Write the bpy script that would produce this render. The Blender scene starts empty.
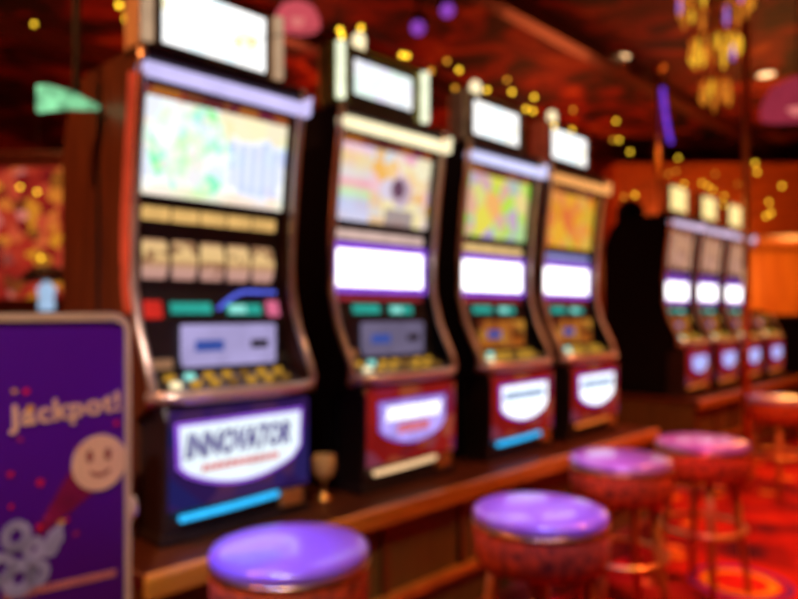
import bpy, math, random
from mathutils import Vector, Matrix
random.seed(7)
SC = bpy.context.scene
COL = SC.collection
PI = math.pi
VS = SC.view_settings
VS.view_transform = 'Standard'; VS.look = 'None'; VS.exposure = 0.0; VS.gamma = 1.0; VS.use_curve_mapping = False

# ------------------------------------------------------------------ materials
def new_mat(name):
    m = bpy.data.materials.new(name); m.use_nodes = True
    nt = m.node_tree; nt.nodes.clear()
    out = nt.nodes.new('ShaderNodeOutputMaterial')
    return m, nt, out

def pbr(name, col, rough=.5, metal=0., var=.25, scale=12., bump=0., spec=.5, coat=0.):
    """principled surface whose colour wanders a little with a noise texture"""
    m, nt, out = new_mat(name)
    b = nt.nodes.new('ShaderNodeBsdfPrincipled')
    tc = nt.nodes.new('ShaderNodeTexCoord'); nz = nt.nodes.new('ShaderNodeTexNoise')
    nz.inputs['Scale'].default_value = scale; nz.inputs['Detail'].default_value = 4
    nt.links.new(tc.outputs['Object'], nz.inputs['Vector'])
    r = nt.nodes.new('ShaderNodeValToRGB')
    r.color_ramp.elements[0].position = .3; r.color_ramp.elements[1].position = .7
    r.color_ramp.elements[0].color = (*[c*(1-var) for c in col], 1)
    r.color_ramp.elements[1].color = (*[min(1, c*(1+var)) for c in col], 1)
    nt.links.new(nz.outputs['Fac'], r.inputs['Fac']); nt.links.new(r.outputs['Color'], b.inputs['Base Color'])
    b.inputs['Roughness'].default_value = rough; b.inputs['Metallic'].default_value = metal
    b.inputs['Specular IOR Level'].default_value = spec; b.inputs['Coat Weight'].default_value = coat
    if bump:
        bp_ = nt.nodes.new('ShaderNodeBump'); bp_.inputs['Strength'].default_value = bump; bp_.inputs['Distance'].default_value = .01
        nt.links.new(nz.outputs['Fac'], bp_.inputs['Height']); nt.links.new(bp_.outputs['Normal'], b.inputs['Normal'])
    nt.links.new(b.outputs[0], out.inputs[0])
    return m

def glow(name, col, strength=1., var=.12, scale=14.):
    """a lamp or backlit surface"""
    m, nt, out = new_mat(name)
    e = nt.nodes.new('ShaderNodeEmission'); e.inputs['Strength'].default_value = strength
    tc = nt.nodes.new('ShaderNodeTexCoord'); nz = nt.nodes.new('ShaderNodeTexNoise'); nz.inputs['Scale'].default_value = scale
    nt.links.new(tc.outputs['Object'], nz.inputs['Vector'])
    r = nt.nodes.new('ShaderNodeValToRGB')
    r.color_ramp.elements[0].position = .3; r.color_ramp.elements[1].position = .7
    r.color_ramp.elements[0].color = (*[c*(1-var) for c in col], 1); r.color_ramp.elements[1].color = (*[c*(1+var) for c in col], 1)
    nt.links.new(nz.outputs['Fac'], r.inputs['Fac']); nt.links.new(r.outputs['Color'], e.inputs['Color'])
    nt.links.new(e.outputs[0], out.inputs[0])
    return m

class G:
    """tiny expression helper for node graphs"""
    def __init__(s, nt): s.nt = nt
    def math(s, op, a, b=None, c=None):
        n = s.nt.nodes.new('ShaderNodeMath'); n.operation = op
        for i, v in enumerate((a, b, c)):
            if v is None: continue
            if isinstance(v, (int, float)): n.inputs[i].default_value = v
            else: s.nt.links.new(v, n.inputs[i])
        return n.outputs[0]
    def mix(s, f, a, b):
        n = s.nt.nodes.new('ShaderNodeMix'); n.data_type = 'RGBA'
        for k, v in ((0, f), (6, a), (7, b)):
            if isinstance(v, (int, float)): n.inputs[k].default_value = v
            elif isinstance(v, tuple): n.inputs[k].default_value = (*v, 1)
            else: s.nt.links.new(v, n.inputs[k])
        return n.outputs[2]
    def ramp(s, f, stops, interp='LINEAR'):
        n = s.nt.nodes.new('ShaderNodeValToRGB'); cr = n.color_ramp; cr.interpolation = interp
        while len(cr.elements) < len(stops): cr.elements.new(.5)
        for e, (p, c) in zip(cr.elements, stops): e.position = p; e.color = (*c, 1)
        s.nt.links.new(f, n.inputs[0]); return n.outputs[0]
    def xyz(s):
        tc = s.nt.nodes.new('ShaderNodeTexCoord'); sp = s.nt.nodes.new('ShaderNodeSeparateXYZ')
        s.nt.links.new(tc.outputs['Object'], sp.inputs[0])
        return tc.outputs['Object'], sp.outputs[0], sp.outputs[1], sp.outputs[2]
    def tex(s, kind, vec, scale, **kw):
        n = s.nt.nodes.new(kind); n.inputs['Scale'].default_value = scale
        for k, v in kw.items():
            if k in n.inputs: n.inputs[k].default_value = v
            else: setattr(n, k, v)
        s.nt.links.new(vec, n.inputs['Vector']); return n
    def dist(s, a, ca, b, cb, sa=1., sb=1.):
        da = s.math('MULTIPLY', s.math('SUBTRACT', a, ca), sa); db = s.math('MULTIPLY', s.math('SUBTRACT', b, cb), sb)
        return s.math('SQRT', s.math('ADD', s.math('MULTIPLY', da, da), s.math('MULTIPLY', db, db)))
    def band(s, v, lo, hi):
        return s.math('MULTIPLY', s.math('GREATER_THAN', v, lo), s.math('LESS_THAN', v, hi))

def screen(name, stops, scale, strength, extra=None):
    """a lit game screen: cells of game art in the machine's own colours; extra(g,x,z,col) draws the big figures"""
    m, nt, out = new_mat(name); g = G(nt)
    v, x, y, z = g.xyz()
    vo = g.tex('ShaderNodeTexVoronoi', v, scale)
    sp = nt.nodes.new('ShaderNodeSeparateColor'); nt.links.new(vo.outputs['Color'], sp.inputs[0])
    col = g.ramp(sp.outputs[0], stops)
    if extra: col = extra(g, x, z, col, v)
    e = nt.nodes.new('ShaderNodeEmission'); e.inputs['Strength'].default_value = strength
    nt.links.new(col, e.inputs['Color']); nt.links.new(e.outputs[0], out.inputs[0])
    return m

def wood(name, a, b, rough=.4, axis=2, scale=3., coat=.2):
    m, nt, out = new_mat(name); g = G(nt)
    v, x, y, z = g.xyz()
    mp = nt.nodes.new('ShaderNodeMapping'); s = [9, 9, 9]; s[axis] = .8; mp.inputs['Scale'].default_value = s
    nt.links.new(v, mp.inputs[0])
    nz = g.tex('ShaderNodeTexNoise', mp.outputs[0], scale, Detail=6., Distortion=.6)
    col = g.ramp(nz.outputs['Fac'], [(.3, a), (.7, b)])
    p = nt.nodes.new('ShaderNodeBsdfPrincipled'); nt.links.new(col, p.inputs['Base Color'])
    p.inputs['Roughness'].default_value = rough; p.inputs['Coat Weight'].default_value = coat
    nt.links.new(p.outputs[0], out.inputs[0]); return m

# ------------------------------------------------------------------ mesh helpers
class MB:
    def __init__(s): s.v = []; s.f = []
    def add(s, vs, fs):
        o = len(s.v); s.v += [tuple(p) for p in vs]; s.f += [tuple(i+o for i in f) for f in fs]; return s
    def box(s, x0, x1, y0, y1, z0, z1):
        return s.hexa([(x0,y0,z0),(x1,y0,z0),(x1,y1,z0),(x0,y1,z0),(x0,y0,z1),(x1,y0,z1),(x1,y1,z1),(x0,y1,z1)])
    def hexa(s, p):
        return s.add(p, [(3,2,1,0),(4,5,6,7),(0,1,5,4),(1,2,6,5),(2,3,7,6),(3,0,4,7)])
    def prism(s, poly, a0, a1, axis):
        """poly in the two other axes, extruded along axis from a0 to a1"""
        def P(u, w, a):
            return (a,u,w) if axis == 0 else (u,a,w) if axis == 1 else (u,w,a)
        n = len(poly)
        vs = [P(u,w,a0) for u,w in poly] + [P(u,w,a1) for u,w in poly]
        fs = [tuple(range(n-1,-1,-1)), tuple(range(n,2*n))] + [(i,(i+1)%n,(i+1)%n+n,i+n) for i in range(n)]
        return s.add(vs, fs)
    def lathe(s, prof, c=(0,0,0), n=32, close=True):
        vs = []; fs = []
        for r, z in prof:
            for k in range(n):
                a = 2*PI*k/n; vs.append((c[0]+r*math.cos(a), c[1]+r*math.sin(a), c[2]+z))
        for i in range(len(prof)-1):
            for k in range(n):
                k2 = (k+1) % n; fs.append((i*n+k, i*n+k2, (i+1)*n+k2, (i+1)*n+k))
        if close:
            fs.append(tuple(range(n-1,-1,-1))); b = (len(prof)-1)*n; fs.append(tuple(range(b, b+n)))
        return s.add(vs, fs)
    def tube(s, pts, r, n=10, closed=False, r2=None):
        pts = [Vector(p) for p in pts]; m = len(pts); vs = []; fs = []
        up = Vector((0.13,0.31,0.94))
        for i, p in enumerate(pts):
            if closed: t = pts[(i+1) % m]-pts[i-1]
            else: t = pts[min(i+1,m-1)]-pts[max(i-1,0)]
            t.normalize()
            ref = up if abs(t.dot(up)) < .95 else Vector((1,0,0))
            a = t.cross(ref).normalized(); b = t.cross(a)
            rr = r if r2 is None else r+(r2-r)*i/(m-1)
            for k in range(n):
                q = 2*PI*k/n; vs.append(p+a*(rr*math.cos(q))+b*(rr*math.sin(q)))
        for i in range(m if closed else m-1):
            j = (i+1) % m
            for k in range(n): fs.append((i*n+k, i*n+(k+1)%n, j*n+(k+1)%n, j*n+k))
        if not closed:
            fs.append(tuple(range(n-1,-1,-1))); fs.append(tuple(range((m-1)*n, m*n)))
        return s.add(vs, fs)
    def ring(s, c, R, r, n=40, k=8):
        return s.tube([(c[0]+R*math.cos(2*PI*i/n), c[1]+R*math.sin(2*PI*i/n), c[2]) for i in range(n)], r, k, True)
    def ball(s, c, r, n=12, m=8, sz=1.):
        return s.lathe([(max(1e-4, r*math.sin(PI*i/m)), -r*sz*math.cos(PI*i/m)) for i in range(m+1)], c, n, False)
    def build(s, name, mat, parent=None, bevel=0., smooth=False, kind=None, label=None):
        me = bpy.data.meshes.new(name); me.from_pydata(s.v, [], s.f); me.update()
        me.materials.append(mat)
        o = bpy.data.objects.new(name, me); COL.objects.link(o)
        if parent: o.parent = parent
        if kind: o['kind'] = kind
        if label: o['label'] = label
        if smooth:
            for p in me.polygons: p.use_smooth = len(p.vertices) == 4
        if bevel:
            b = o.modifiers.new('bevel', 'BEVEL'); b.width = bevel; b.segments = 2; b.limit_method = 'ANGLE'
        return o

def thing(name, label, cat, loc=(0,0,0), rz=0., group=None):
    o = bpy.data.objects.new(name, None); COL.objects.link(o)
    o.empty_display_size = .1; o.location = loc; o.rotation_euler = (0,0,rz)
    return tag(o, label, cat, group)
def tag(o, label, cat, group=None):
    o['label'] = label; o['category'] = cat
    if group: o['group'] = group
    return o
def copy_tree(o, parent=None):
    c = o.copy(); COL.objects.link(c)
    if parent: c.parent = parent
    for ch in list(o.children): copy_tree(ch, c)
    return c
def struct(name, mb, mat, **k):
    return mb.build(name, mat, None, kind='structure', **k)

def lettering(name, text, size, mat, parent, M, width=None, bold=.0, shear=0., depth=.002):
    """text set in x (right), y (up) turned into a mesh placed by matrix M"""
    cu = bpy.data.curves.new(name, 'FONT'); cu.body = text; cu.size = size; cu.extrude = depth
    cu.offset = bold; cu.shear = shear; cu.space_character = 1.08; cu.resolution_u = 3
    o = bpy.data.objects.new(name, cu); COL.objects.link(o)
    bpy.context.view_layer.update()
    me = bpy.data.meshes.new_from_object(o.evaluated_get(bpy.context.evaluated_depsgraph_get()))
    bpy.data.objects.remove(o)
    xs = [v.co.x for v in me.vertices]; w = max(xs)-min(xs)
    k = (width/w) if width else 1.
    me.transform(Matrix.Diagonal((k,1,1,1)) @ Matrix.Translation((-min(xs),0,0))); me.transform(M)
    me.materials.clear(); me.materials.append(mat); me.name = name
    ob = bpy.data.objects.new(name, me); COL.objects.link(ob); ob.parent = parent
    return ob

# ------------------------------------------------------------------ the lie of the bank of machines
TH = math.radians(46.6)
U = Vector((math.cos(TH), math.sin(TH), 0)); NRM = Vector((math.sin(TH), -math.cos(TH), 0))
P0 = Vector((-.755, 2.04, 0))
def W(s, n, z=0.): return P0+U*s+NRM*n+Vector((0,0,z))
CAM_Z = 1.3; BASE = .63

# ------------------------------------------------------------------ palette
M = {}
M['side_brown'] = wood('red_brown_laminate', (.05,.011,.004), (.13,.034,.009), .45, 2)
M['side_black'] = pbr('black_and_shade_laminate', (.003,.003,.006), .75, 0, .3, 12., 0, .12)  # black also holds the shade in the gaps between the near machines
M['black'] = pbr('black_plastic', (.006,.005,.007), .55)
M['dark'] = pbr('dark_bezel', (.02,.012,.014), .4)
M['chrome_warm'] = pbr('warm_pale_gold', (.74,.58,.48), .28, .6, .12, 12., 0, .6, .4)
M['chrome'] = pbr('chrome', (.75,.68,.72), .25, 1., .1)
M['brass'] = pbr('brass', (.72,.42,.13), .32, 1., .15)
M['gold_paint'] = pbr('gold_paint', (.55,.28,.09), .4, .6, .2)
M['cream_frame'] = pbr('cream_gold_frame', (.70,.48,.29), .4, .2, .1)
M['white_glow'] = glow('white_backlight', (1.,.97,1.), 2.6, .03)
M['violet_edge'] = glow('violet_border_and_halo', (.34,.1,.85), 1.0)
M['ink'] = glow('indigo_ink', (.07,.03,.30), .8)
M['ink_red'] = glow('red_ink', (.85,.18,.18), .85)
M['ink_grey'] = glow('pale_blue_ink', (.42,.55,.80), .8)
M['teal'] = glow('teal_display', (.03,.42,.34), .9)
M['teal_hot'] = glow('bright_teal_display', (.35,.95,.85), 1.)
M['led_red'] = glow('red_display_art', (.75,.03,.02), .9)
M['led_pink'] = glow('pink_display_art', (.8,.16,.3), .9)
M['led_blue'] = glow('blue_neon', (.12,.16,.95), 1.1)
M['gold_glow'] = glow('gold_button_light', (.95,.48,.05), .65)
M['cream_glow'] = glow('cream_light', (1.,.84,.5), 1.5)
M['bulb'] = glow('gold_bokeh_bulb', (1.,.60,.03), 3.8, .05)
M['bulb_dim'] = glow('amber_bokeh_bulb', (1.,.42,.03), 1.6, .05)
M['blue_tube'] = glow('blue_tube_light', (.03,.5,1.), 1.3)
M['orange_tube'] = glow('orange_tube_light', (1.,.2,.03), .75)
M['cream_tube'] = glow('cream_tube_light', (1.,.62,.32), 1.1)
M['slot_black'] = pbr('slot_mouth', (.005,.005,.006), .6)
M['blue_plastic'] = glow('blue_lit_plastic', (.05,.10,.45), .8)

# ------------------------------------------------------------------ slot machine
FRONT = [(.63,.04),(.98,.035),(1.03,-.05),(1.075,-.062),(1.12,-.048),(1.18,-.015),(1.25,.02),(1.38,.055),(1.55,.055),(1.8,.03),(2.02,0.),(2.08,0.)]   # (height, y of the front edge)
def fy(z):
    for (a, ya), (b, yb) in zip(FRONT, FRONT[1:]):
        if a <= z <= b: return ya+(yb-ya)*(z-a)/(b-a)
    return FRONT[-1][1]
def slab(mb, x0, x1, z0, z1, inset, thick):
    """a panel lying along the machine's curved front, cut in short strips so that it follows the curve"""
    k = max(1, int((z1-z0)/.06)); zs = [z0+(z1-z0)*i/k for i in range(k+1)]
    for a, b in zip(zs, zs[1:]):
        ya, yb = fy(a)+inset, fy(b)+inset
        a_, b_ = a-BASE, b-BASE
        mb.hexa([(x0,ya,a_),(x1,ya,a_),(x1,ya+thick,a_),(x0,ya+thick,a_),(x0,yb,b_),(x1,yb,b_),(x1,yb+thick,b_),(x0,yb+thick,b_)])
    return mb
def panel(name, mat, root, x0, x1, z0, z1, inset=.03, thick=.02, **k):
    return slab(MB(), x0, x1, z0, z1, inset, thick).build(name, mat, root, **k)
def fbox(x0, x1, y0, y1, z0, z1): return MB().box(x0, x1, y0, y1, z0-BASE, z1-BASE)

WD = .6
red_header = screen('red_gold_header', [(0,(.4,.04,.02)),(.5,(.6,.2,.03)),(.8,(.15,.02,.03)),(1,(.3,.02,.1))], 14., .7)
def slot_machine(label, s, n, spec, group):
    root = thing('slot_machine', label, 'slot machine', W(s, n, BASE), TH, group)
    sm = spec.get('side', M['side_brown']); low = spec.get('low')
    prof = [(y, z-BASE) for z, y in FRONT] + [(.36,2.08-BASE),(.46,2.05-BASE),(.53,1.97-BASE),(.57,1.84-BASE),(.57,0)]
    if low: prof = [(y, z-BASE) for z, y in FRONT if z < 1.3] + [(.05,1.29-BASE),(.14,1.32-BASE),(.45,1.30-BASE),(.57,1.2-BASE),(.57,0)]
    for x in (0, WD-.02):
        MB().prism(prof, x, x+.02, 0).build('side_panel', sm, root)
    rail = [(.0, y-.004, z-BASE) for z, y in FRONT if z > 1.0 and (z < 1.3 or not low)]
    for x in (.006, WD-.006):
        MB().tube([(x, y, z) for _, y, z in rail], .0135, 10).build('side_rail', spec.get('rail', M['chrome_warm']), root, smooth=True)
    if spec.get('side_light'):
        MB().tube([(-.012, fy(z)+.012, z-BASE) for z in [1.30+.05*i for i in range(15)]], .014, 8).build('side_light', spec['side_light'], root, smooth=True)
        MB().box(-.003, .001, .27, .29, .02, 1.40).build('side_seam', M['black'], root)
    # inner body behind all panels, back and top
    body = MB(); zt = 1.28 if low else 2.08
    slab(body, .02, WD-.02, 1.12, zt, .085, .03)
    if low: body.box(.02, WD-.02, .10, .56, .5, 1.285-BASE)
    else:
        body.box(.02, WD-.02, .50, .56, 0, 1.84-BASE); body.box(.02, WD-.02, .1, .36, 2.05-BASE, 2.075-BASE)
    body.box(.02, WD-.02, .055, .5, .02, 1.0-BASE)
    body.build('cabinet', M['black'], root)
    if not low: upper_part(root, spec)
    lower_part(root, spec, label)
    return root

def upper_part(root, spec):
    # lit bar under the topper, ending in a wing on the right
    bar = MB(); bar.prism([(.0,2.026-BASE),(.57,2.026-BASE),(.615,2.055-BASE),(.605,1.985-BASE),(.57,1.997-BASE),(.0,2.0-BASE)][::-1], -.04, .02, 1)
    bar.build('light_bar', spec['bar'], root)
    fbox(.0, WD, -.012, .10, 2.045, 2.09).build('bar_cover', M['dark'], root, bevel=.008)
    # screens
    panel('upper_bezel', spec.get('bezel', M['dark']), root, .02, WD-.02, 1.645, 1.985, .03)
    panel('upper_screen', spec['upper'], root, .04, WD-.04, 1.66, 1.952, .022, .008)
    panel('screen_header', spec.get('header', red_header), root, .04, WD-.04, 1.957, 1.982, .024, .008)
    if spec.get('reels'):
        panel('reel_bezel', M['dark'], root, .02, WD-.02, 1.375, 1.64, .045)
        for i in range(5):
            x = .05+i*.101
            panel('credit_tile', spec['tile'], root, x, x+.088, 1.585, 1.625, .03, .012)
        for i in range(5):
            x = .05+i*.101; zc = 1.465-BASE; yc = fy(1.465)+.115
            r = MB()
            pts = [(yc-.095*math.cos(a), zc+.095*math.sin(a)) for a in [math.radians(q) for q in range(-75,76,15)]]
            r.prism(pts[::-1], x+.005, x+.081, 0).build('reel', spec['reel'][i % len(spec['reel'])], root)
    else:
        panel('middle_bezel', spec.get('bezel', M['dark']), root, .02, WD-.02, 1.375, 1.64, .04)
        panel('title_strip', spec['strip'], root, .05, WD-.05, 1.588, 1.622, .025, .01)
        panel('screen_halo', M['violet_edge'], root, .022, WD-.022, 1.377, 1.575, .026, .008)  # violet halo around the white screen, put into a glowing panel
        panel('lower_screen', M['white_glow'], root, .055, WD-.055, 1.402, 1.545, .018, .008)
    # display row
    panel('display_bezel', spec.get('bezel2', M['dark']), root, .02, WD-.02, 1.275, 1.372, .045)
    panel('win_display', M['teal'], root, .14, .28, 1.295, 1.33, .034, .01)
    panel('credit_display', M['teal'], root, .345, .475, 1.292, 1.327, .034, .01)
    panel('credit_digits', M['teal_hot'], root, .35, .41, 1.297, 1.323, .030, .006)
    if spec.get('reels'):
        panel('red_emblem', M['led_red'], root, .05, .105, 1.28, 1.335, .032, .01)
        panel('pink_emblem', M['led_pink'], root, .505, .55, 1.285, 1.34, .032, .01)
        arc = [(.31+.23*t, fy(1.36)+.028, 1.31-BASE+.06*math.sin(min(1, t*2)*PI/2)) for t in [i/12 for i in range(13)]]
        MB().tube(arc, .006, 8).build('neon_arc', M['led_blue'], root, smooth=True)
    else:
        panel('display_stripe', spec['stripe'], root, .05, .55, 1.345, 1.365, .034, .01)
    # topper
    if spec.get('topper'):
        t = spec['topper']; x0, x1, z0, z1 = t.get('rect', (.025,.555,2.10,2.345)); yb = .06
        fr = MB(); fr.box(x0, x1, yb, yb+.10, z0-BASE, z1-BASE)
        tf = fr.build('topper_housing', t['frame'], root, bevel=.012)
        fbox(x0+t['in']-.022, x1-t['in']+.022, yb-.004, yb+.004, z0+.02, z1-.02).build('screen_bezel', M['dark'], tf)
        fbox(x0+t['in'], x1-t['in'], yb-.008, yb+.002, z0+t.get('m', .035), z1-t.get('m', .035)).build('topper_screen', t['screen'], tf)
        if t.get('tubes'):
            for x in (x0+.022, x1-.022):
                MB().tube([(x,yb-.012,z0+.02-BASE),(x,yb-.012,z1-.012-BASE)], .018, 12).build('topper_lamp', t['tubes'], tf, smooth=True)
        fbox(.20, .38, .07, .14, 2.07, 2.11).build('topper_neck', M['dark'], root)
        if t.get('candle'):
            c = MB(); c.lathe([(.024,0),(.026,.008),(.026,.062),(.018,.076),(.006,.08)], (.20,.11,z1-BASE), 14)
            c.build('candle_lamp', M['cream_glow'], root, smooth=True)

def lower_part(root, spec, label):
    # recessed note-acceptor panel
    fbox(.02, WD-.02, .06, .085, 1.115, 1.275).build('recess', M['dark'], root)
    pn = fbox(.16, .515, .036, .06, 1.125, 1.26).build('note_panel', spec['note'], root, bevel=.006)
    fbox(.20, .30, .028, .037, 1.175, 1.21).build('note_slot', M['blue_plastic'], pn)
    fbox(.41, .475, .028, .037, 1.18, 1.207).build('ticket_slot', M['slot_black'], pn)
    fbox(.05, .12, .03, .06, 1.125, 1.155).build('card_reader', M['cream_frame'], root)
    # button deck: sloping shelf with a chrome lip
    d = MB(); d.hexa([(.05,-.108,1.035-BASE),(WD-.07,-.108,1.035-BASE),(WD-.012,.06,1.06-BASE),(.012,.06,1.06-BASE),
                      (.05,-.108,1.068-BASE),(WD-.07,-.108,1.068-BASE),(WD-.012,.06,1.118-BASE),(.012,.06,1.118-BASE)])
    d.build('button_deck', spec.get('deck', M['dark']), root, bevel=.006)
    lip = [(.0,-.05,1.052-BASE),(.03,-.09,1.052-BASE),(.09,-.122,1.052-BASE),(.2,-.132,1.052-BASE),(.4,-.132,1.052-BASE),(.5,-.115,1.052-BASE),(.565,-.075,1.052-BASE),(.6,-.045,1.052-BASE)]
    MB().tube(lip, .019, 10).build('deck_lip', spec.get('rail', M['chrome_warm']), root, smooth=True)
    for r_, yy in enumerate((-.07, -.012)):
        for i in range(7):
            x = .075+i*.066+(.012 if r_ else 0); z = 1.068-BASE+.05*(yy+.108)/.168
            m_ = M['gold_glow'] if (i*2+r_) % 3 else spec['button']
            if i == 1 and r_ == 1: m_ = M['teal_hot']
            if i == 0 and r_ == 0: m_ = M['cream_glow']
            MB().lathe([(.017,-.004),(.017,.008),(.012,.013)], (x, yy, z+.002), 12).build('button', m_, root)
    # belly cabinet with its shield-shaped lit sign
    MB().prism([(-.095,0),(-.11,.12),(-.115,.36),(-.09,.405),(.05,.405),(.05,0)], 0.02, .54, 0).build('belly_cabinet', M['dark'], root, bevel=.01)
    MB().box(.03, .53, -.122, -.105, .10, .385).build('belly_glass', spec['belly'], root, bevel=.004)
    k = spec.get('sign_k', 1.); cx_, cz_ = .262, .258
    sh = [(.055,.342),(.06,.225)]+[(.06+.42*t, .225-.065*math.sin(PI*t)**.7) for t in [i/14 for i in range(1,14)]]+[(.48,.235),(.485,.345)]
    sh = [(cx_+(x-cx_)*k, cz_+(z-cz_)*k) for x, z in sh]
    edge = [(.26+(x-.26)*1.06, .255+(z-.255)*1.12) for x, z in sh]
    MB().prism(edge, -.128, -.122, 1).build('sign_border', spec.get('border', M['violet_edge']), root)
    sg = MB().prism(sh, -.134, -.127, 1).build('belly_sign', spec['sign'], root)
    R = Matrix.Rotation(PI/2, 4, 'X')
    if spec.get('word'):
        lettering('sign_lettering', spec['word'], .098, M['ink'], sg, Matrix.Translation((.068,-.136,.250)) @ R, .375, .0032, .2)
    strokes = MB(); rr = random.Random(len(label))
    for (x0, x1, z0, h) in spec['strokes']:
        x = x0
        while x < x1-.008:
            w = rr.uniform(.012,.024); strokes.prism([(x,z0),(min(x+w,x1),z0),(min(x+w,x1)+h*.2,z0+h),(x+h*.2,z0+h)], -.1375, -.134, 1); x += w+.006
    if strokes.v: strokes.build('small_lettering', spec['stroke_ink'], sg)
    if spec.get('strokes2'):
        st2 = MB()
        for (x0, x1, z0, h) in spec['strokes2']:
            x = x0
            while x < x1-.008:
                w = rr.uniform(.018,.03); st2.prism([(x,z0),(min(x+w,x1),z0),(min(x+w,x1)+h*.2,z0+h),(x+h*.2,z0+h)], -.1375, -.134, 1); x += w+.006
        st2.build('large_lettering', glow('white_lit_letters', (.95,.95,1.), 1.6), sg)
    tb = [(x, -.123-.006*math.sin(PI*(x-.06)/.34), .078+.010*(x-.06)/.34) for x in [.06+.34*i/8 for i in range(9)]]
    MB().tube(tb, .0105, 10).build('glow_tube', spec['tube'], root, smooth=True)
    MB().box(.42, .51, -.12, -.095, .035, .09).build('speaker_grille', spec.get('grille', M['gold_paint']), root, bevel=.006)
    MB().box(.01, .55, -.105, .5, 0, .028).build('base_skirt', spec.get('skirt', M['dark']), root, bevel=.004)


def wheel_art(g, x, z, col, v):
    d = g.dist(x, .20, z, 1.81-BASE)
    ang = g.tex('ShaderNodeTexVoronoi', v, 34.)
    sp = g.nt.nodes.new('ShaderNodeSeparateColor'); g.nt.links.new(ang.outputs['Color'], sp.inputs[0])
    ringc = g.ramp(sp.outputs[1], [(0,(.1,.85,.12)),(.35,(.2,.9,.75)),(.55,(.75,1,.6)),(.75,(.35,.95,.3)),(1,(1,.75,.8))])
    nz = g.tex('ShaderNodeTexNoise', v, 13., Detail=3.)
    mask = g.math('MULTIPLY', g.band(d, .02, .15), g.math('SMOOTH_MIN', 1., g.math('MAXIMUM', 0., g.math('MULTIPLY', g.math('SUBTRACT', nz.outputs['Fac'], .40), 7.)), .1))
    col = g.mix(g.math('MULTIPLY', mask, .85), col, ringc)
    xw = g.math('ADD', x, g.math('MULTIPLY', g.math('SUBTRACT', nz.outputs['Fac'], .5), .12))
    zw = g.math('ADD', z, g.math('MULTIPLY', g.math('SUBTRACT', nz.outputs['Fac'], .5), .10))
    stripe = g.math('ADD', .55, g.math('MULTIPLY', g.math('SINE', g.math('MULTIPLY', x, 150.)), .3))
    blue = g.math('MULTIPLY', g.math('MULTIPLY', g.band(xw, .33, .55), g.band(zw, 1.70-BASE, 1.86-BASE)), stripe)
    col = g.mix(blue, col, (.45,.55,1.))
    top = g.math('MULTIPLY', g.band(xw, .31, .58), g.band(zw, 1.875-BASE, 1.97-BASE))
    col = g.mix(g.math('MULTIPLY', top, .6), col, (1.,.78,.3))
    low = g.math('LESS_THAN', zw, 1.685-BASE)
    return g.mix(g.math('MULTIPLY', low, .35), col, (1.,.6,.3))
def hero_art(g, x, z, col, v):
    left = g.math('LESS_THAN', x, .21)
    zz = g.ramp(g.math('MULTIPLY', g.math('SUBTRACT', z, 1.66-BASE), 3.5), [(0,(.75,.72,1)),(.25,(.55,.6,.95)),(.38,(.55,.95,.45)),(.5,(1,.35,.5)),(.62,(.8,.78,.85)),(.85,(1,.72,.25)),(1,(1,.6,.9))])
    col = g.mix(g.math('MULTIPLY', left, .8), col, zz)
    d = g.dist(x, .385, z, 1.80-BASE)
    col = g.mix(g.math('LESS_THAN', d, .062), col, (.62,.45,.55))
    d2 = g.dist(x, .37, z, 1.81-BASE)
    col = g.mix(g.math('LESS_THAN', d2, .040), col, (.16,.07,.12))
    low = g.math('MULTIPLY', g.band(x, .30, .47), g.math('LESS_THAN', z, 1.725-BASE))
    return g.mix(g.math('MULTIPLY', low, .8), col, (.28,.2,.28))

bright = [(0,(1,1,1)),(.35,(.97,1.,.95)),(.55,(.8,1,.85)),(.7,(1,.86,.72)),(.85,(.78,.85,1)),(1,(1,1,1))]
M['art_wheel'] = screen('wheel_game_art', bright, 17., 1.12, wheel_art)
M['art_hero'] = screen('hero_game_art', [(0,(1,.8,.3)),(.3,(1,.95,.75)),(.45,(.95,.45,.6)),(.6,(.7,.85,1)),(.8,(1,.5,.06)),(1,(1,.95,.7))], 15., .95, hero_art)
M['art_jungle'] = screen('jungle_game_art', [(0,(.9,.75,.1)),(.25,(.35,.85,.08)),(.45,(.95,.72,.3)),(.6,(.45,.9,.15)),(.8,(.5,.4,.75)),(1,(1,.5,.12))], 11., .95)
M['art_sunset'] = screen('sunset_game_art', [(0,(1,.5,.04)),(.35,(.95,.28,.02)),(.55,(.75,.65,.06)),(.8,(1,.42,.1)),(1,(.9,.2,.05))], 11., .85)
M['topper_art_a'] = screen('white_topper_art', [(0,(1,1,1)),(.6,(1,1,.97)),(.8,(.8,.95,1)),(.92,(1,.8,.4)),(1,(1,1,1))], 12., 1.5)
M['topper_art_b'] = screen('green_white_topper_art', [(0,(1,1,1)),(.55,(.8,1,.88)),(.8,(.85,.8,1)),(1,(1,1,1))], 14., 1.2)
M['belly_purple'] = screen('purple_belly_art', [(0,(.08,.03,.25)),(.4,(.16,.05,.4)),(.7,(.05,.05,.4)),(1,(.3,.08,.25))], 9., .26)
M['belly_red'] = screen('red_belly_art', [(0,(.30,.01,.01)),(.4,(.5,.02,.015)),(.65,(.2,.02,.12)),(.85,(.6,.12,.04)),(1,(.25,.01,.02))], 12., .6)
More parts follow.
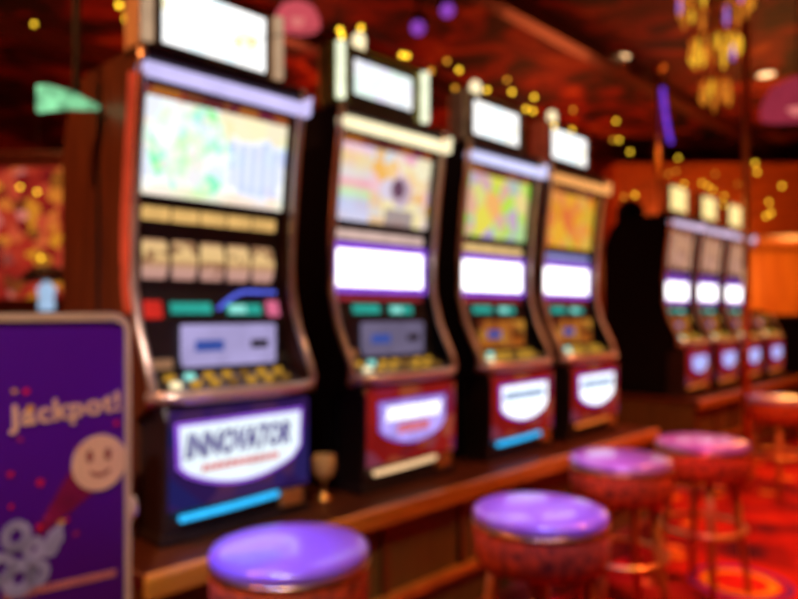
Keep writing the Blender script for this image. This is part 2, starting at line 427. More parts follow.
def reel_mat(name, zc):
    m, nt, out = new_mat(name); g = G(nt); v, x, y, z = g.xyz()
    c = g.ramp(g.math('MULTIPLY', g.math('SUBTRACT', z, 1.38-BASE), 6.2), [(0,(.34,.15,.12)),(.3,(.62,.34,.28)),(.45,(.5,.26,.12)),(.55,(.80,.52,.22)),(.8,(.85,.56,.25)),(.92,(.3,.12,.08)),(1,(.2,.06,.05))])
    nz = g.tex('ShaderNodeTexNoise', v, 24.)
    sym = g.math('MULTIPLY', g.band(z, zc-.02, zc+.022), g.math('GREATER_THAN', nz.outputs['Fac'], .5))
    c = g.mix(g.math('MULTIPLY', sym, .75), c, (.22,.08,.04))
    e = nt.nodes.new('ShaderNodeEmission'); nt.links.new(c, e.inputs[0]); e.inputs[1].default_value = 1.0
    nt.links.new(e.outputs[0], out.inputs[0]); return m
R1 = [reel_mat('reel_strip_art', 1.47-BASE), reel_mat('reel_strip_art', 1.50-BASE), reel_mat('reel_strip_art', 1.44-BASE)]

red_bar = glow('red_display_stripe', (.35,.03,.04), .8)
note_lav = glow('lavender_lit_panel', (.42,.36,.66), .95)
note_dim = glow('dim_blue_lit_panel', (.16,.13,.22), .9)
note_org = screen('orange_note_art', [(0,(.5,.1,.01)),(.5,(.7,.22,.03)),(.8,(.3,.05,.02)),(1,(.9,.4,.05))], 18., .6)
btn = glow('dim_gold_button', (.36,.17,.03), .7)
topA = dict(frame=M['cream_frame'], screen=M['topper_art_a'], **{'in': .05}, tubes=None)
GR = 'slot machines on the long counter'
slot_machine('large slot machine with five mechanical reels and INNOVATOR sign, nearest the purple board', 0, 0, dict(
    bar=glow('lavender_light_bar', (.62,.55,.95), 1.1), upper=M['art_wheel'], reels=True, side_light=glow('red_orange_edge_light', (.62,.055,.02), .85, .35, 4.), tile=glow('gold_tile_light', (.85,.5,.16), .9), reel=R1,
    note=note_lav, button=btn, belly=M['belly_purple'], sign=glow('sign_backlight', (.84,.95,1.), 1.12, .06), word='INNOVATOR',
    strokes=[(.12,.40,.205,.02)], stroke_ink=M['ink_red'], tube=M['blue_tube'],
    topper=dict(frame=M['cream_frame'], screen=M['topper_art_a'], m=.03, tubes=glow('dim_cream_tube', (.56,.36,.22), .9), **{'in': .075})), GR)
slot_machine('slot machine with green-white lit topper and cream light bar, second along the counter', .779, 0, dict(
    bar=glow('cream_light_bar', (1.,.88,.55), 1.3), upper=M['art_hero'], strip=glow('pink_cream_strip', (.9,.62,.55), .8), stripe=red_bar,
    note=note_dim, button=btn, belly=M['belly_red'], sign=glow('lilac_sign_backlight', (.50,.38,1.), .95, .3, 9.), border=glow('violet_sign_border', (.25,.12,.75), .8),
    strokes=[(.17,.36,.212,.036)], stroke_ink=M['ink_red'], strokes2=[(.11,.41,.264,.05)], tube=M['cream_tube'], side=M['side_black'], sign_k=.84,
    topper=dict(frame=pbr('olive_frame', (.20,.22,.05), .4, .2), screen=M['topper_art_b'], m=.055, **{'in': .10}, tubes=glow('greenish_white_tube', (.95,1.,.72), 1.25), candle=True)), GR)
slot_machine('slot machine with yellow-green screen art and blue lower glow, third along the counter', 1.553, 0, dict(
    bar=glow('blue_white_light_bar', (.66,.66,1.), 1.2), upper=M['art_jungle'], strip=glow('yellow_strip', (.95,.62,.25), .9), stripe=red_bar,
    note=note_org, button=btn, belly=M['belly_red'], sign=glow('sign_backlight', (.86,.93,1.), 1.7, .04),
    strokes=[(.09,.42,.268,.04)], stroke_ink=M['ink_grey'], tube=M['blue_tube'], side=M['side_black'], sign_k=.86,
    topper=dict(frame=pbr('steel_frame', (.25,.25,.26), .4, .6), screen=M['topper_art_a'], rect=(.05,.55,2.10,2.34), m=.042, **{'in': .068}, candle=True)), GR)
slot_machine('slot machine with orange screen art and orange light bar, last on the near counter', 2.254, 0, dict(
    bar=glow('orange_light_bar', (1.,.42,.12), 1.0), upper=M['art_sunset'], strip=glow('blue_grey_strip', (.35,.33,.75), .8), stripe=red_bar,
    note=note_org, button=btn, belly=M['belly_red'], sign=glow('sign_backlight', (.86,.93,1.), 1.7, .04),
    strokes=[(.09,.42,.268,.04)], stroke_ink=M['ink_grey'], tube=M['orange_tube'], side=M['side_black'], sign_k=.86,
    topper=dict(frame=pbr('rose_frame', (.5,.16,.14), .4, .3), screen=M['topper_art_a'], rect=(.05,.55,2.10,2.34), m=.042, **{'in': .068}, candle=True)), GR)

# far bank
def far_art(g, x, z, col, v):
    st = g.math('SINE', g.math('MULTIPLY', x, 60.))
    return g.mix(g.math('MULTIPLY', g.math('GREATER_THAN', st, .2), .6), col, (.7,.42,.3))
M['art_far'] = screen('striped_game_art', [(0,(.25,.08,.05)),(.4,(.4,.17,.10)),(.8,(.55,.25,.12)),(1,(.6,.3,.25))], 9., 1.0, far_art)
far_spec = dict(side=M['side_black'], bar=glow('pale_violet_bar', (.8,.6,.85), 1.0), upper=M['art_far'],
    strip=glow('violet_strip', (.3,.1,.5), .7), stripe=red_bar, note=note_org, button=btn, belly=M['belly_red'],
    sign=glow('blue_sign_backlight', (.45,.5,1.), 1.1), sign_k=.66, strokes=[], stroke_ink=M['ink_grey'], tube=M['orange_tube'],
    topper=dict(rect=(.10,.50,2.10,2.36), frame=M['gold_paint'], screen=glow('yellow_topper_light', (1.,.75,.3), 1.3), **{'in': .04}))
FS, FN = 4.53, -.29
GF = 'slot machines on the far counter'
f0 = slot_machine('far slot machine with its black side showing, nearest end of the far bank', FS, FN, far_spec, GF)
far_labels = ['far slot machine beside the black-sided one, second of the far bank',
              'far slot machine beside the thin gold pole, third of the far bank']
for i, L in enumerate(far_labels):
    c = copy_tree(f0); c.location = W(FS+.69*(i+1), FN, BASE); c['label'] = L
low_spec = dict(far_spec); low_spec['low'] = True
slot_machine('low slant-top slot machine with a dark top, at the right-hand end of the far bank', FS+2.1, FN, low_spec, GF)
sp_ = MB(); sp_.lathe([(.07,0),(.11,.03),(.12,.09),(.10,.16),(.06,.20),(.01,.215)], (.20,.43,2.05-BASE), 20)
sp_.build('speaker_dome', M['side_black'], f0, smooth=True)

# ------------------------------------------------------------------ counters
M['counter_wood'] = wood('orange_wood', (.34,.11,.012), (.60,.25,.03), .35, 0)
M['panel_olive'] = wood('dark_olive_panel', (.075,.055,.014), (.12,.09,.022), .5, 2)
M['trim_gold'] = pbr('gilded_trim', (.55,.27,.05), .4, .5)
def counter(label, s0, s1, n1, nback):
    root = thing('counter', label, 'counter', W(s0, 0, 0), TH)
    L = s1-s0
    # local: x along, -y towards the aisle
    MB().box(0, L, -n1, nback, BASE-.035, BASE-.001).build('countertop', wood('dark_red_countertop', (.05,.012,.005), (.10,.03,.01), .35, 0), root, bevel=.006)
    MB().box(0, L, -n1-.012, -n1+.02, BASE-.065, BASE+.004).build('edge_moulding', M['counter_wood'], root, bevel=.012)
    MB().box(.01, L-.01, -n1+.05, nback-.02, .0, BASE-.036).build('carcass', M['panel_olive'], root)
    k = max(2, round(L/.42))
    for i in range(k+1):
        x = .02+(L-.05)*i/k
        MB().box(x, x+.035, -n1+.035, -n1+.052, .30, BASE-.066).build('stile', wood('brown_stile', (.08,.025,.006), (.13,.05,.01), .45, 2), root)
    MB().box(0, L, -n1+.02, -n1+.052, .265, .305).build('bottom_rail', M['trim_gold'], root, bevel=.006)
    MB().box(0, L, -n1, -n1+.05, 0, .13).build('kick_step', pbr('dark_red_step', (.12,.012,.006), .7), root, bevel=.01)
    return root
counter('long dark panelled counter with orange wood edge carrying the four near slot machines', -.12, 2.98, .27, .62)
counter('far counter with orange wood edge under the far bank of slot machines', FS-.12, FS+2.85, .27+FN, .62-FN)

# ------------------------------------------------------------------ bar stools
M['seat'] = pbr('lilac_vinyl', (.34,.15,.50), .28, 0, .06, 8., .0, 1., .6)
M['fabric'] = pbr('red_gold_fabric', (.50,.055,.004), .7, 0, .75, 38., .2)
M['leg'] = wood('orange_brown_leg', (.45,.13,.025), (.65,.24,.05), .4, 2)
def stool(label):
    r = thing('bar_stool', label, 'stool', (0,0,0), 0, 'round bar stools in front of the machines')
    MB().lathe([(.196,.655),(.203,.672),(.204,.688),(.198,.699),(.17,.705),(.09,.709),(.01,.710)], (0,0,0), 40).build('seat', M['seat'], r, smooth=True)
    MB().lathe([(.165,.535),(.19,.54),(.2,.56),(.202,.65),(.197,.657)], (0,0,0), 40).build('seat_band', M['fabric'], r, smooth=True)
    MB().ring((0,0,.664), .2, .006).build('piping', M['brass'], r, smooth=True)
    for k in range(4):
        a = PI/4+k*PI/2; c, s = math.cos(a), math.sin(a)
        MB().tube([(.135*c,.135*s,.54),(.165*c,.165*s,.3),(.205*c,.205*s,.0)], .021, 10, r2=.015).build('leg', M['leg'], r, smooth=True)
    MB().ring((0,0,.30), .185, .012).build('foot_ring', M['brass'], r, smooth=True)
    return r
SL = [((-.28,1.80), 'nearest bar stool, round seat shining blue, in front of the first machine', .2),
      ((.43,2.14), 'bar stool with lilac-shining round seat and red-gold sides, second from the purple board', .5),
      ((.916,2.90), 'bar stool with seat shining pink to red, between the lilac one and the rearmost pair', .1),
      ((1.42,3.28), 'bar stool with rose-red seat standing by the yellow carpet ring', .6),
      ((2.68,4.94), 'farthest bar stool, cut by the right edge of the photo', .3)]
st = stool(SL[0][1])
for i, ((x, y), L, a) in enumerate(SL):
    o = st if i == 0 else copy_tree(st)
    o.location = (x, y, 0); o.rotation_euler.z = a; o['label'] = L

# ------------------------------------------------------------------ purple board
BN = .34
def bs(px): r = (px-399)/700; a = P0+NRM*BN; return (-a.x+a.y*r)/(U.x-U.y*r)
BR = bs(128.5); BWD = .62; BL = BR-BWD
def bp(px, py):
    s = bs(px); Y = (P0+NRM*BN+U*s).y
    return (s-BL, CAM_Z-(py-312)/700*Y)
bd = thing('sign_board', 'purple jackpot sign board with cream frame and smiling coin, at the left edge', 'sign', W(BL, BN, 0), TH)
def rr_poly(x0, x1, z0, z1, r, k=6):
    out = []
    for cx, cz, a0 in ((x1-r,z0+r,-90),(x1-r,z1-r,0),(x0+r,z1-r,90),(x0+r,z0+r,180)):
        for i in range(k+1):
            a = math.radians(a0+90*i/k); out.append((cx+r*math.cos(a), cz+r*math.sin(a)))
    return out
TOPZ = 1.298
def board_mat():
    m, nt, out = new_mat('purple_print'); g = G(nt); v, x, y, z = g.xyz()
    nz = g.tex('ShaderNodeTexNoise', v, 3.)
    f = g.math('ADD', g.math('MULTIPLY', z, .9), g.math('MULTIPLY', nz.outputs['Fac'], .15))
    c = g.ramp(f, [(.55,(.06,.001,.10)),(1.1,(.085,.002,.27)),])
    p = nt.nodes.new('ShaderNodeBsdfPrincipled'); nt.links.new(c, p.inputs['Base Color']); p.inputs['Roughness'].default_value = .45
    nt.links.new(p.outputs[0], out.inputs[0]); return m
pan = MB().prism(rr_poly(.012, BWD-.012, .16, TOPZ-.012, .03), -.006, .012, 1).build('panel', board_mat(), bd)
outer = rr_poly(0, BWD, .148, TOPZ, .045); inner = rr_poly(.016, BWD-.013, .166, TOPZ-.018, .03)
fr = MB(); n_ = len(outer)
vs = [(x,-.014,z) for x,z in outer]+[(x,-.014,z) for x,z in inner]+[(x,.02,z) for x,z in outer]+[(x,.02,z) for x,z in inner]
fs = []
for i in range(n_):
    j = (i+1) % n_
    fs += [(i,j,n_+j,n_+i),(2*n_+j,2*n_+i,3*n_+i,3*n_+j),(j,i,2*n_+i,2*n_+j),(n_+i,n_+j,3*n_+j,3*n_+i)]
fr.add(vs, fs).build('frame', M['cream_frame'], bd)
for x in (.08, BWD-.08):
    MB().box(x-.02, x+.02, -.09, .09, 0, .03).box(x-.012, x+.012, -.008, .016, .03, .15).build('foot', M['dark'], bd, bevel=.004)
kx, kz = bp(131, 508)
MB().ball((BWD+.006, .0, kz), .017, 12, 8, 1.8).build('hinge_knob', M['cream_frame'], bd, smooth=True)
R = Matrix.Rotation(PI/2, 4, 'X')
peach = pbr('peach_print', (.88,.52,.30), .5, 0, .08)
x0, z0 = bp(7, 430); x1, z1 = bp(119, 424)
lettering('title_lettering', 'Jackpot!', .064, peach, pan, Matrix.Translation((x0,-.0075,z0+.006)) @ Matrix.Rotation(-math.radians(3),4,'Y') @ R, (x1-x0), .0015)
cx, cz = bp(98, 462); cr = abs(bp(125,462)[0]-bp(71,462)[0])/2
tl = [bp(80,450), bp(104,482), bp(40,535), bp(34,532)]
MB().prism(tl, -.0075, -.006, 1).build('comet_tail', pbr('crimson_print', (.22,.005,.05), .5), pan)
coin = MB().prism([(cx+cr*math.cos(a)*1.0, cz+cr*1.02*math.sin(a)) for a in [2*PI*i/36 for i in range(36)]], -.011, -.006, 1).build('coin', peach, bd)
brown = pbr('brown_print', (.36,.08,.05), .5)
for dx in (-.38, .28):
    MB().prism([(cx+cr*(dx+.13*math.cos(a)), cz+cr*(.28+.24*math.sin(a))) for a in [2*PI*i/16 for i in range(16)]], -.0125, -.011, 1).build('eye', brown, coin)
sm = [(cx+cr*(.0+.42*math.cos(a)), cz+cr*(-.18+.34*math.sin(a))) for a in [math.radians(q) for q in range(195,346,15)]]
sm += [(cx+cr*(.0+.30*math.cos(a)), cz+cr*(-.20+.17*math.sin(a))) for a in [math.radians(q) for q in range(345,194,-15)]]
MB().prism(sm, -.0125, -.011, 1).build('mouth', brown, coin)
conf = {'red': pbr('red_confetti_print', (.75,.01,.03), .5), 'gold': pbr('gold_confetti_print', (.75,.34,.02), .5), 'rose': pbr('rose_confetti_print', (.4,.02,.11), .5)}
for px, py, c, k in ((25,391,'red',1.),(13,391,'gold',.8),(29,408,'gold',1.2),(115,423,'red',.9),(19,439,'rose',.8),(9,474,'red',1.),(39,482,'red',1.2),(77,447,'rose',.8),
                     (38,526,'red',1.),(60,522,'gold',1.1),(66,519,'red',.7),(20,525,'gold',.8),(75,533,'rose',.9),(10,506,'red',.7),(46,517,'rose',.8)):
    x, z = bp(px, py); a = random.random()*PI; q = .0075*k
    MB().prism([(x+q*1.1*math.cos(a+t), z+q*math.sin(a+t)) for t in (0,PI/2,PI,3*PI/2)], -.0085, -.006, 1).build('confetti_piece', conf[c], pan)
silver = pbr('silver_blue_print', (.34,.30,.42), .45, 0, .3, 20.)
sil = MB()
def flat_ring(mb, cx, cz, ro, ri, y0=-.0095, y1=-.006, n=24):
    vs = []
    for y in (y0, y1):
        for r in (ro, ri): vs += [(cx+r*math.cos(2*PI*i/n), y, cz+r*math.sin(2*PI*i/n)*1.1) for i in range(n)]
    fs = []
    for i in range(n):
        j = (i+1) % n; fs += [(i,n+i,n+j,j),(2*n+i,2*n+j,3*n+j,3*n+i),(i,j,2*n+j,2*n+i),(n+i,3*n+i,3*n+j,n+j)]
    mb.add(vs, fs)
for px, py, ro, ri in ((15,535,.030,.012),(18,577,.036,.013),(36,572,.026,.008),(0,568,.03,.012),(33,548,.024,.006)):
    x, z = bp(px, py); flat_ring(sil, x, z, ro, ri)
x, z = bp(50, 540)
sil.prism([(x-.03,z-.03),(x+.005,z-.035),(x+.026,z+.0),(x+.022,z+.035),(x-.004,z+.02)], -.0092, -.006, 1)
sil.build('coin_pile', silver, pan)
pr = MB(); xa, za = bp(2, 597); xb, zb = bp(114, 572)
xx = xa; rr_ = random.Random(3)
while xx < xb:
    w = rr_.uniform(.006,.011); t = (xx-xa)/(xb-xa); zc = za+(zb-za)*t
    pr.box(xx, xx+w, -.0085, -.006, zc-.008, zc+.008); xx += w+.0025
pr.build('small_print', pbr('rust_print', (.55,.16,.12), .5), pan)

# ------------------------------------------------------------------ goblet
gl = thing('goblet', 'small gold glass goblet on the counter between the first and second machines', 'glass', W(.675, .03, BASE+.0005), 0)
MB().lathe([(.032,0),(.032,.004),(.008,.012),(.006,.06),(.014,.068)], (0,0,0), 20).build('stem', M['brass'], gl, smooth=True)
gm, nt, out = new_mat('amber_glass'); p = nt.nodes.new('ShaderNodeBsdfPrincipled'); g = G(nt); v, x, y, z = g.xyz()
nz = g.tex('ShaderNodeTexNoise', v, 30.); nt.links.new(g.ramp(nz.outputs['Fac'], [(.3,(1,.6,.2)),(.7,(1,.8,.4))]), p.inputs['Base Color'])
p.inputs['Transmission Weight'].default_value = .55; p.inputs['Roughness'].default_value = .1; nt.links.new(p.outputs[0], out.inputs[0])
MB().lathe([(.014,.066),(.034,.085),(.042,.115),(.040,.155),(.037,.155),(.039,.115),(.031,.088),(.006,.074)], (0,0,0), 24, False).build('bowl', gm, gl, smooth=True)

# ------------------------------------------------------------------ room shell
X0, X1, Y0, Y1, H = -5.5, 8.5, -2.5, 11.5, 3.8
def carpet():
    m, nt, out = new_mat('red_casino_carpet'); g = G(nt); v, x, y, z = g.xyz()
    nz = g.tex('ShaderNodeTexNoise', v, 2.2, Detail=4.)
    col = g.ramp(nz.outputs['Fac'], [(.36,(.07,.001,.015)),(.47,(.28,.004,.006)),(.55,(.50,.012,.005)),(.66,(.58,.03,.006))])
    vo = g.tex('ShaderNodeTexVoronoi', v, 1.15, Randomness=.75)
    d = vo.outputs['Distance']
    col = g.mix(g.math('MULTIPLY', g.band(d, .24, .31), .7), col, (.22,.02,.30))
    col = g.mix(g.math('MULTIPLY', g.band(d, .17, .215), .8), col, (.80,.36,.02))
    vo2 = g.tex('ShaderNodeTexVoronoi', v, 3.4)
    col = g.mix(g.math('MULTIPLY', g.math('LESS_THAN', vo2.outputs['Distance'], .19), .9), col, (.85,.30,.03))
    dd = g.dist(x, 1.64, y, 3.37)
    col = g.mix(g.math('LESS_THAN', dd, .27), col, (.68,.015,.008))
    col = g.mix(g.band(dd, .195, .235), col, (.22,.02,.30))
    col = g.mix(g.band(dd, .125, .17), col, (.9,.42,.02))
    fz = g.tex('ShaderNodeTexNoise', v, 180.)
    p = nt.nodes.new('ShaderNodeBsdfPrincipled'); nt.links.new(col, p.inputs['Base Color']); p.inputs['Roughness'].default_value = .9
    p.inputs['Specular IOR Level'].default_value = .2
    bu = nt.nodes.new('ShaderNodeBump'); bu.inputs['Strength'].default_value = .3; bu.inputs['Distance'].default_value = .004
    nt.links.new(fz.outputs['Fac'], bu.inputs['Height']); nt.links.new(bu.outputs[0], p.inputs['Normal'])
    nt.links.new(p.outputs[0], out.inputs[0]); return m
struct('floor', MB().box(X0, X1, Y0, Y1, -.1, 0), carpet())
def ceil_mat():
    m, nt, out = new_mat('dark_red_lacquer_ceiling'); g = G(nt); v, x, y, z = g.xyz()
    nz = g.tex('ShaderNodeTexNoise', v, 1.5, Detail=7., Distortion=1.2)
    col = g.ramp(nz.outputs['Fac'], [(.42,(.008,.001,.001)),(.52,(.15,.008,.004)),(.6,(.28,.022,.006)),(.70,(.55,.15,.02))])
    p = nt.nodes.new('ShaderNodeBsdfPrincipled'); nt.links.new(col, p.inputs['Base Color']); p.inputs['Roughness'].default_value = .7
    nt.links.new(p.outputs[0], out.inputs[0]); return m
struct('ceiling', MB().box(X0, X1, Y0, Y1, H, H+.1), ceil_mat())
wl = wood('red_mahogany_panelling', (.16,.012,.005), (.36,.05,.012), .4, 2, 1.2)
wo = wood('amber_wall_panelling', (.55,.14,.015), (.85,.30,.04), .45, 2, 1.0)
struct('wall_back', MB().box(X0-.1, X1+.1, Y1, Y1+.1, 0, H), wl)
struct('wall_left', MB().box(X0-.1, X0, Y0, Y1, 0, H), wl)
struct('wall_right', MB().box(X1, X1+.1, Y0, Y1, 0, H), wo)
struct('wall_front', MB().box(X0-.1, X1+.1, Y0-.1, Y0, 0, H), wl)

# ------------------------------------------------------------------ lamps
def spot(name, loc, tgt, power, col, size=70, blend=.8, rad=.05):
    d = bpy.data.lights.new(name, 'SPOT'); d.energy = power; d.color = col; d.spot_size = math.radians(size); d.spot_blend = blend; d.shadow_soft_size = rad
    o = bpy.data.objects.new(name, d); COL.objects.link(o); o.location = loc
    o.rotation_euler = (Vector(tgt)-Vector(loc)).to_track_quat('-Z', 'Y').to_euler(); return o
def point(name, loc, power, col, rad=.1):
    d = bpy.data.lights.new(name, 'POINT'); d.energy = power; d.color = col; d.shadow_soft_size = rad
    o = bpy.data.objects.new(name, d); COL.objects.link(o); o.location = loc; return o
down_mat = glow('warm_downlight', (1.,.62,.3), 3.)
def downlight(x, y, label, power=60, col=(1,.42,.16), tgt=None, size=95):
    r = thing('downlight', label, 'ceiling light', (x, y, H), 0, 'ceiling downlights')
    MB().lathe([(.085,-.03),(.105,-.03),(.105,-.001),(.085,-.001)], (0,0,0), 24, False).build('trim_ring', M['brass'], r)
    MB().lathe([(.084,-.02),(.084,-.002)], (0,0,0), 24).build('lens', down_mat, r)
    l = spot('downlight_lamp', (0, 0, -.06), tgt and (Vector(tgt)-Vector((x, y, H))) or (0, 0, -1), power, col, size); l.parent = r; return r

downlight(-3.3, 6.2, 'small warm downlight in the red ceiling at the upper left of the photo', 90)
downlight(3.83, 7.3, 'pale downlight in the ceiling at the upper right, beside the gold chandelier', 90)
downlight(2.15, 6.8, 'amber downlight in the dark red ceiling above the far bank of machines', 120, (1,.25,.05))
# added unseen fill lamps above the frame, shaped as downlights
for x, y, p, c, L, tg, sz in ((1.5, 1.3, 190, (1,.50,.20), 'added fill downlight over the aisle in front of the machines, out of the frame', (.9,3.4,1.), 75),
                      (2.6, 3.2, 520, (1,.20,.06), 'added fill downlight over the carpet behind the rear stools, out of the frame', None, 100),
                      (4.4, 4.8, 380, (1,.24,.07), 'added fill downlight over the carpet in front of the far bank, out of the frame', None, 110),
                      (-.3, -.6, 420, (1,.80,.74), 'added fill downlight in front of the purple board, out of the frame', (-.95,1.6,.9), 34),
                      (-2.2, 1.4, 330, (1,.34,.10), 'added fill downlight left of the first machine, out of the frame', (-1.3,2.3,1.4), 60)):
    downlight(x, y, L, p, c, tg, sz)

# violet spotlights on stems
def violet_spot(x, y, z, tgt, label, power, col=(.22,.16,1.)):
    r = thing('spotlight', label, 'spotlight', (x, y, H), 0, 'violet stage spotlights')
    d = (Vector(tgt)-Vector((x,y,z))).normalized(); c = Vector((0,0,z-H))
    MB().lathe([(.05,-.02),(.05,-.001)], (0,0,0), 16).tube([(0,0,-.01),(0,0,z-H+.05)], .012, 8).build('stem', M['black'], r)
    MB().tube([c-d*.08, c+d*.06], .06, 16).build('housing', M['black'], r, smooth=True)
    MB().tube([c+d*.058, c+d*.068], .052, 16).ball(tuple(c+d*.066), .048, 14, 8).build('lens', glow('violet_lens', (.40,.08,.70), .7), r, smooth=True)
    l = spot('spotlight_lamp', c+d*.13, c+d*2, power, col, 12, .7, .12); l.parent = r
violet_spot(.14, 5.0, 3.35, (-.28,1.8,.7), 'violet spotlight hanging over the machines, the lower left of the pair', 160)
violet_spot(.34, 5.0, 3.48, (.43,2.14,.7), 'violet spotlight hanging over the machines, the upper right of the pair', 160)

violet_spot(-.75, 1.25, 3.3, (-.345,1.77,.7), 'added blue-violet spotlight over the nearest stool, out of the frame', 900, (.05,.10,1.))  # added unseen spots from here on, tinting the stool seats
violet_spot(.55, 1.2, 3.3, (.43,2.14,.7), 'added violet spotlight over the second stool, out of the frame', 800, (.25,.22,1.))
violet_spot(.75, 1.9, 3.3, (.80,2.86,.7), 'added violet spotlight over the third stool, out of the frame', 420, (.7,.28,1.))

violet_spot(1.35, 2.1, 3.3, (1.36,3.25,.7), 'added rose spotlight over the fourth stool, out of the frame', 420, (1.,.07,.42))  # added unseen spot that tints this seat rose

# ceiling beams
bm_ = wood('dark_red_beam', (.03,.006,.004), (.10,.02,.008), .4, 0)
for i, n in enumerate((-4.6, -2.9, -1.2, .9, 2.6)):
    b = MB().box(-1.5, 11.2 if n < 0 else 9., -.07, .07, -.16, 0)
    o = struct('trim_%d' % (i+1), b, bm_); o.location = W(0, n, H); o.rotation_euler.z = TH
struct('trim_6', MB().box(2.9, X1, 9.4, Y1, 2.33, 3.3), wood('amber_soffit', (.24,.055,.007), (.50,.13,.014), .45, 0))
struct('wall_alcove', MB().box(4.4, X1, Y1-.12, Y1, 0, 2.3), wo)
struct('baseboard_back', MB().box(X0, 4.4, Y1-.03, Y1, 0, .16), bm_)

# tall gold poles
def pole(loc, label, neon=False):
    r = thing('gold_pole', label, 'pole', loc, 0, 'thin gold poles')
    MB().lathe([(.028,.02),(.028,H-.02)], (0,0,0), 14).build('shaft', M['brass'], r, smooth=True)
    MB().lathe([(.07,0),(.07,.02),(.035,.05)], (0,0,0), 20).build('base', M['brass'], r)
    MB().lathe([(.035,H-.05),(.07,H-.02),(.07,H-.001)], (0,0,0), 20).build('collar', M['brass'], r)
    if neon:
        MB().tube([(.03+.035*i/8+.05*(i/8)**2, -.03, 3.57-.56*i/8) for i in range(9)], .02, 10).build('neon_curl', glow('violet_neon', (.20,.05,.85), 1.0), r, smooth=True)
pole((2.64, 7.12, 0), 'thin gold pole with a violet neon curl, rising behind the far bank of machines', True)
pole(tuple(W(4.98, .13)), 'thin gold pole in front of the far bank of machines')

# gold chandelier
ch = thing('chandelier', 'gold glowing chandelier with hanging drops, upper right of the photo', 'chandelier', (2.26, 5.0, H), 0)
MB().lathe([(.09,-.04),(.09,-.001)], (0,0,0), 20).tube([(0,0,-.02),(0,0,-.3)], .012, 8).build('canopy_rod', M['brass'], ch)
for z, R_ in ((-.22,.24),(-.55,.16),(-.85,.09)): MB().ring((0,0,z), R_, .016).build('hoop', M['brass'], ch, smooth=True)
MB().tube([(0,0,-.25),(0,0,-.95)], .02, 8).build('stem', M['brass'], ch, smooth=True)
gdrop = glow('gold_crystal_light', (1.,.50,.03), 1.1, .3); odrop = glow('amber_crystal_light', (.85,.24,.02), .8, .3); vdrop = glow('violet_crystal_light', (.45,.2,.75), .9)
k_ = 0
for R_, z, n in ((.24,-.22,18),(.16,-.55,14),(.09,-.85,9)):
    for i in range(n):
        a = 2*PI*i/n+z; L = .11+.08*random.random()
        MB().lathe([(.004,0),(.012,-.03),(.017,-L*.7),(.004,-L)], (R_*math.cos(a), R_*math.sin(a), z-.012), 8).build('crystal_drop', (vdrop if k_ in (3,9,15,20) else gdrop if k_ % 3 == 0 or n == 14 and k_ % 2 else odrop), ch, smooth=True); k_ += 1

# pendant lamps with rose shades
def pendant(x, y, z, r0, label, col, st):
    r = thing('pendant_lamp', label, 'lamp', (x, y, H), 0, 'rose pendant lamps')
    MB().lathe([(.05,-.03),(.05,-.001)], (0,0,0), 16).tube([(0,0,-.02),(0,0,z-H+r0*.7)], .006, 6).build('cord', M['black'], r)
    MB().lathe([(r0,-.3*r0),(r0*.97,.1*r0),(r0*.75,.5*r0),(r0*.3,.75*r0),(.02,.8*r0)], (0,0,z-H), 28, False).build('lamp_shade', glow('rose_shade', col, st), r, smooth=True)
    MB().ball((0,0,z-H), r0*.3, 12, 8).build('bulb', glow('rose_bulb', (.85,.22,.2), .9), r, smooth=True)
pendant(-.58, 4.0, 2.97, .13, 'small rose lampshade hanging between the first two machines at the top of the photo', (.75,.10,.13), .8)
pendant(2.85, 5.0, 2.78, .24, 'wide rose lampshade hanging at the right edge of the photo', (.48,.04,.08), .6)

# green sign on a rod
gs = thing('direction_sign', 'small pale green lit arrow sign hanging left of the first machine', 'sign', (-1.035, 2.18, H), math.radians(8))
zc = 1.955-H
MB().prism([(-.085,zc+.045),(-.055,zc+.048),(.02,zc+.03),(.095,zc-.008),(.09,zc-.02),(-.01,zc-.022),(-.085,zc-.035)], -.012, .012, 1).build('arrow_plate', glow('green_sign_light', (.26,.72,.36), .85, .55, 26.), gs)
MB().tube([(.03,0,-.01),(.03,0,zc+.02)], .012, 8).lathe([(.05,-.03),(.05,-.001)], (.03,0,0), 16).build('rod', M['black'], gs)

# gold bulbs added to give the bokeh dots, strung over the machine tops
PX = [(237,43),(252,43),(340,30),(342,36),(361,28),(402,55),(407,56),(431,71),(447,61),(459,70),(455,88),(487,90),(512,92),(507,80),(526,109),(534,97),(533,111),(554,126),(572,130),(573,110),(616,121),(619,140),(613,140),(630,152),(635,195),(624,197),(668,174),(678,158),(676,171),(684,184),(702,183),(708,186),(713,190),(715,174),(724,196),(738,184),(724,205)]
dim = {(431,71),(447,61),(507,80),(573,110),(613,140),(624,197),(668,174),(676,171),(738,184),(455,88),(715,174),(252,43)}
sl = thing('bokeh_string', 'added string of small gold bulbs for the bokeh dots over the tops of the slot machines', 'bokeh lights', W(0, 0, 2.4), 0)
NS = .03; A0 = P0+NRM*NS; pts = []
for px, py in PX:
    r_ = (px-399)/700; s_ = (-A0.x+A0.y*r_)/(U.x-U.y*r_); p = A0+U*s_; p.z = CAM_Z+(312-py)/700*p.y
    pts.append((p-W(0,0,2.4), (px,py) in dim))
for p, dm in pts:
    MB().ball(tuple(p), .0095, 10, 6).build('bulb', M['bulb_dim'] if dm else M['bulb'], sl, smooth=True)
order = sorted([p for p, _ in pts], key=lambda p: p.dot(U))
MB().tube([p+Vector((0,0,.012)) for p in order], .002, 5).build('wire', M['black'], sl)

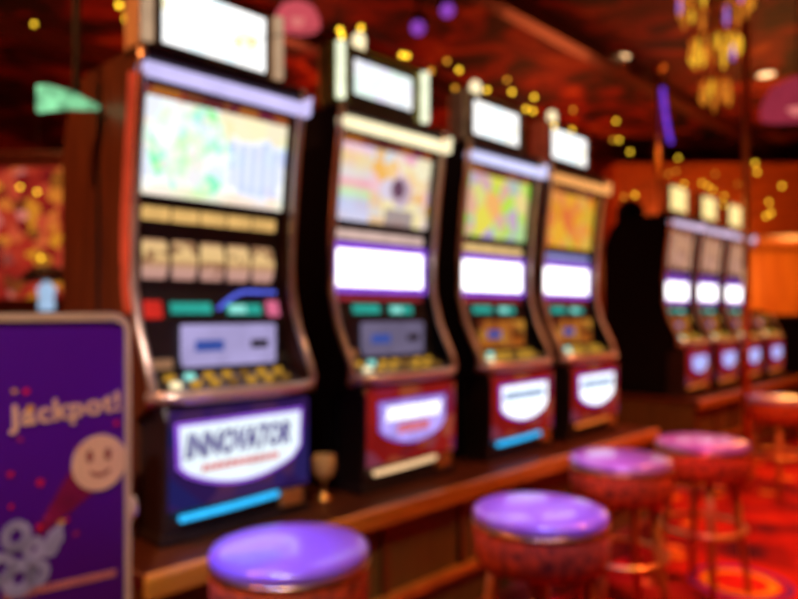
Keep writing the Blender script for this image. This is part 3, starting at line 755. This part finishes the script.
def strand(label, P):  # hanging bulbs added to give the stray bokeh dots
    top = Vector((P[0].x, P[0].y, H))
    r = thing('bokeh_string', label, 'bokeh lights', top, 0)
    for p in P: MB().ball(tuple(p-top), .013, 10, 6).build('bulb', M['bulb'] if p.z > 0 else M['bulb_dim'], r, smooth=True)
    MB().tube([Vector((0,0,-.001))]+[p-top+Vector((.004,.014,0)) for p in P], .002, 5).build('wire', M['black'], r)
def at(px, py, Y): return Vector(((px-399)/700*Y, Y, CAM_Z+(312-py)/700*Y))
strand('added strand of gold bokeh bulbs hanging beside the far bank at the right', [at(755,163,6.),at(757,172,6.03),at(782,186,6.06),at(769,202,6.1),at(771,213,6.1),at(766,216,6.08)])
strand('added strand of gold bokeh bulbs hanging left of the first machine topper', [at(119,5,3.4),at(127,10,3.42),at(126,19,3.43)])
strand('added strand of gold bokeh bulbs hanging at the far left of the photo', [at(34,24,5.),at(37,192,5.02),at(20,187,5.05),at(41,258,5.04)])

# left distance: glowing red-gold display, cabinet and lamp
def display_art():
    return screen('red_gold_display_art', [(0,(.22,.01,.01)),(.35,(.5,.03,.015)),(.55,(.75,.10,.04)),(.72,(.85,.32,.02)),(.85,(.15,.01,.01)),(1,(.9,.25,.2))], 9., .75)
wd = thing('backlit_display', 'tall red and gold backlit display glowing in the distance at the left edge', 'display', (-3.6, 6.3, 0), 0)
MB().box(-1.1, .85, 0, .35, 0, 2.75).build('display_case', M['side_brown'], wd, bevel=.02)
MB().box(-1.0, .75, -.02, .0, 1.42, 2.6).build('lit_panel', display_art(), wd)
cb = thing('cabinet', 'low dark cabinet behind the purple board at the left edge', 'cabinet', (-3.0, 5.4, 0), 0)
MB().box(-.7, .45, 0, .5, .06, 1.27).build('body', M['side_black'], cb, bevel=.01)
MB().box(-.73, .48, -.03, .53, 1.27, 1.31).build('top', M['black'], cb, bevel=.008)
MB().box(-.68, .43, .03, .47, 0, .06).build('plinth', M['black'], cb)
tl_ = thing('table_lamp', 'table lamp with dark shade and pale blue glowing base on the dark cabinet', 'lamp', (-2.82, 5.6, 1.3105), 0)
MB().lathe([(.05,0),(.062,.02),(.055,.1),(.07,.18),(.03,.22),(.012,.24)], (0,0,0), 20).build('lamp_base', glow('pale_blue_glass_light', (.42,.60,.85), .9), tl_, smooth=True)
MB().lathe([(.19,.235),(.18,.27),(.12,.34),(.03,.36)], (0,0,0), 24).build('lamp_shade', M['black'], tl_, smooth=True)

# right distance: dark partition
pt = thing('partition', 'low dark partition behind the far bank at the right edge', 'partition', (5.0, 8.2, 0), 0)
MB().box(-.75, 1.2, 0, .12, 0, 1.22).build('panel', M['side_black'], pt, bevel=.01)
MB().box(-.78, 1.23, -.03, .15, 1.22, 1.27).build('cap_rail', M['black'], pt, bevel=.01)

# ------------------------------------------------------------------ fill light of the room (added point lights without fixtures)
point('room_fill', (5.8, 10.2, 1.9), 55, (1,.45,.10), .3)
point('room_fill', (4.2, 8.0, 2.4), 80, (1,.30,.06), .6)
point('room_fill', (1.8, 8.6, 2.6), 70, (1,.15,.04), .6)
point('room_fill', (-1.2, 7.0, 2.8), 45, (1,.14,.05), .6)
point('room_fill', (-2.4, 4.4, 2.6), 60, (1,.20,.06), .6)

w = bpy.data.worlds.new('room_air'); SC.world = w; w.use_nodes = True
w.node_tree.nodes['Background'].inputs[0].default_value = (.05,.012,.006,1); w.node_tree.nodes['Background'].inputs[1].default_value = .3

# ------------------------------------------------------------------ camera, focused close so that the whole room is soft
cd = bpy.data.cameras.new('camera'); co = bpy.data.objects.new('camera', cd); COL.objects.link(co)
cd.sensor_width = 36; cd.lens = 700/798*36; cd.clip_start = .02
co.location = (0, 0, CAM_Z); co.rotation_euler = (PI/2, 0, 0)
cd.shift_y = (312-299.5)/798
cd.dof.use_dof = True; cd.dof.focus_distance = .4; cd.dof.aperture_fstop = 4.5; cd.dof.aperture_blades = 0
SC.camera = co
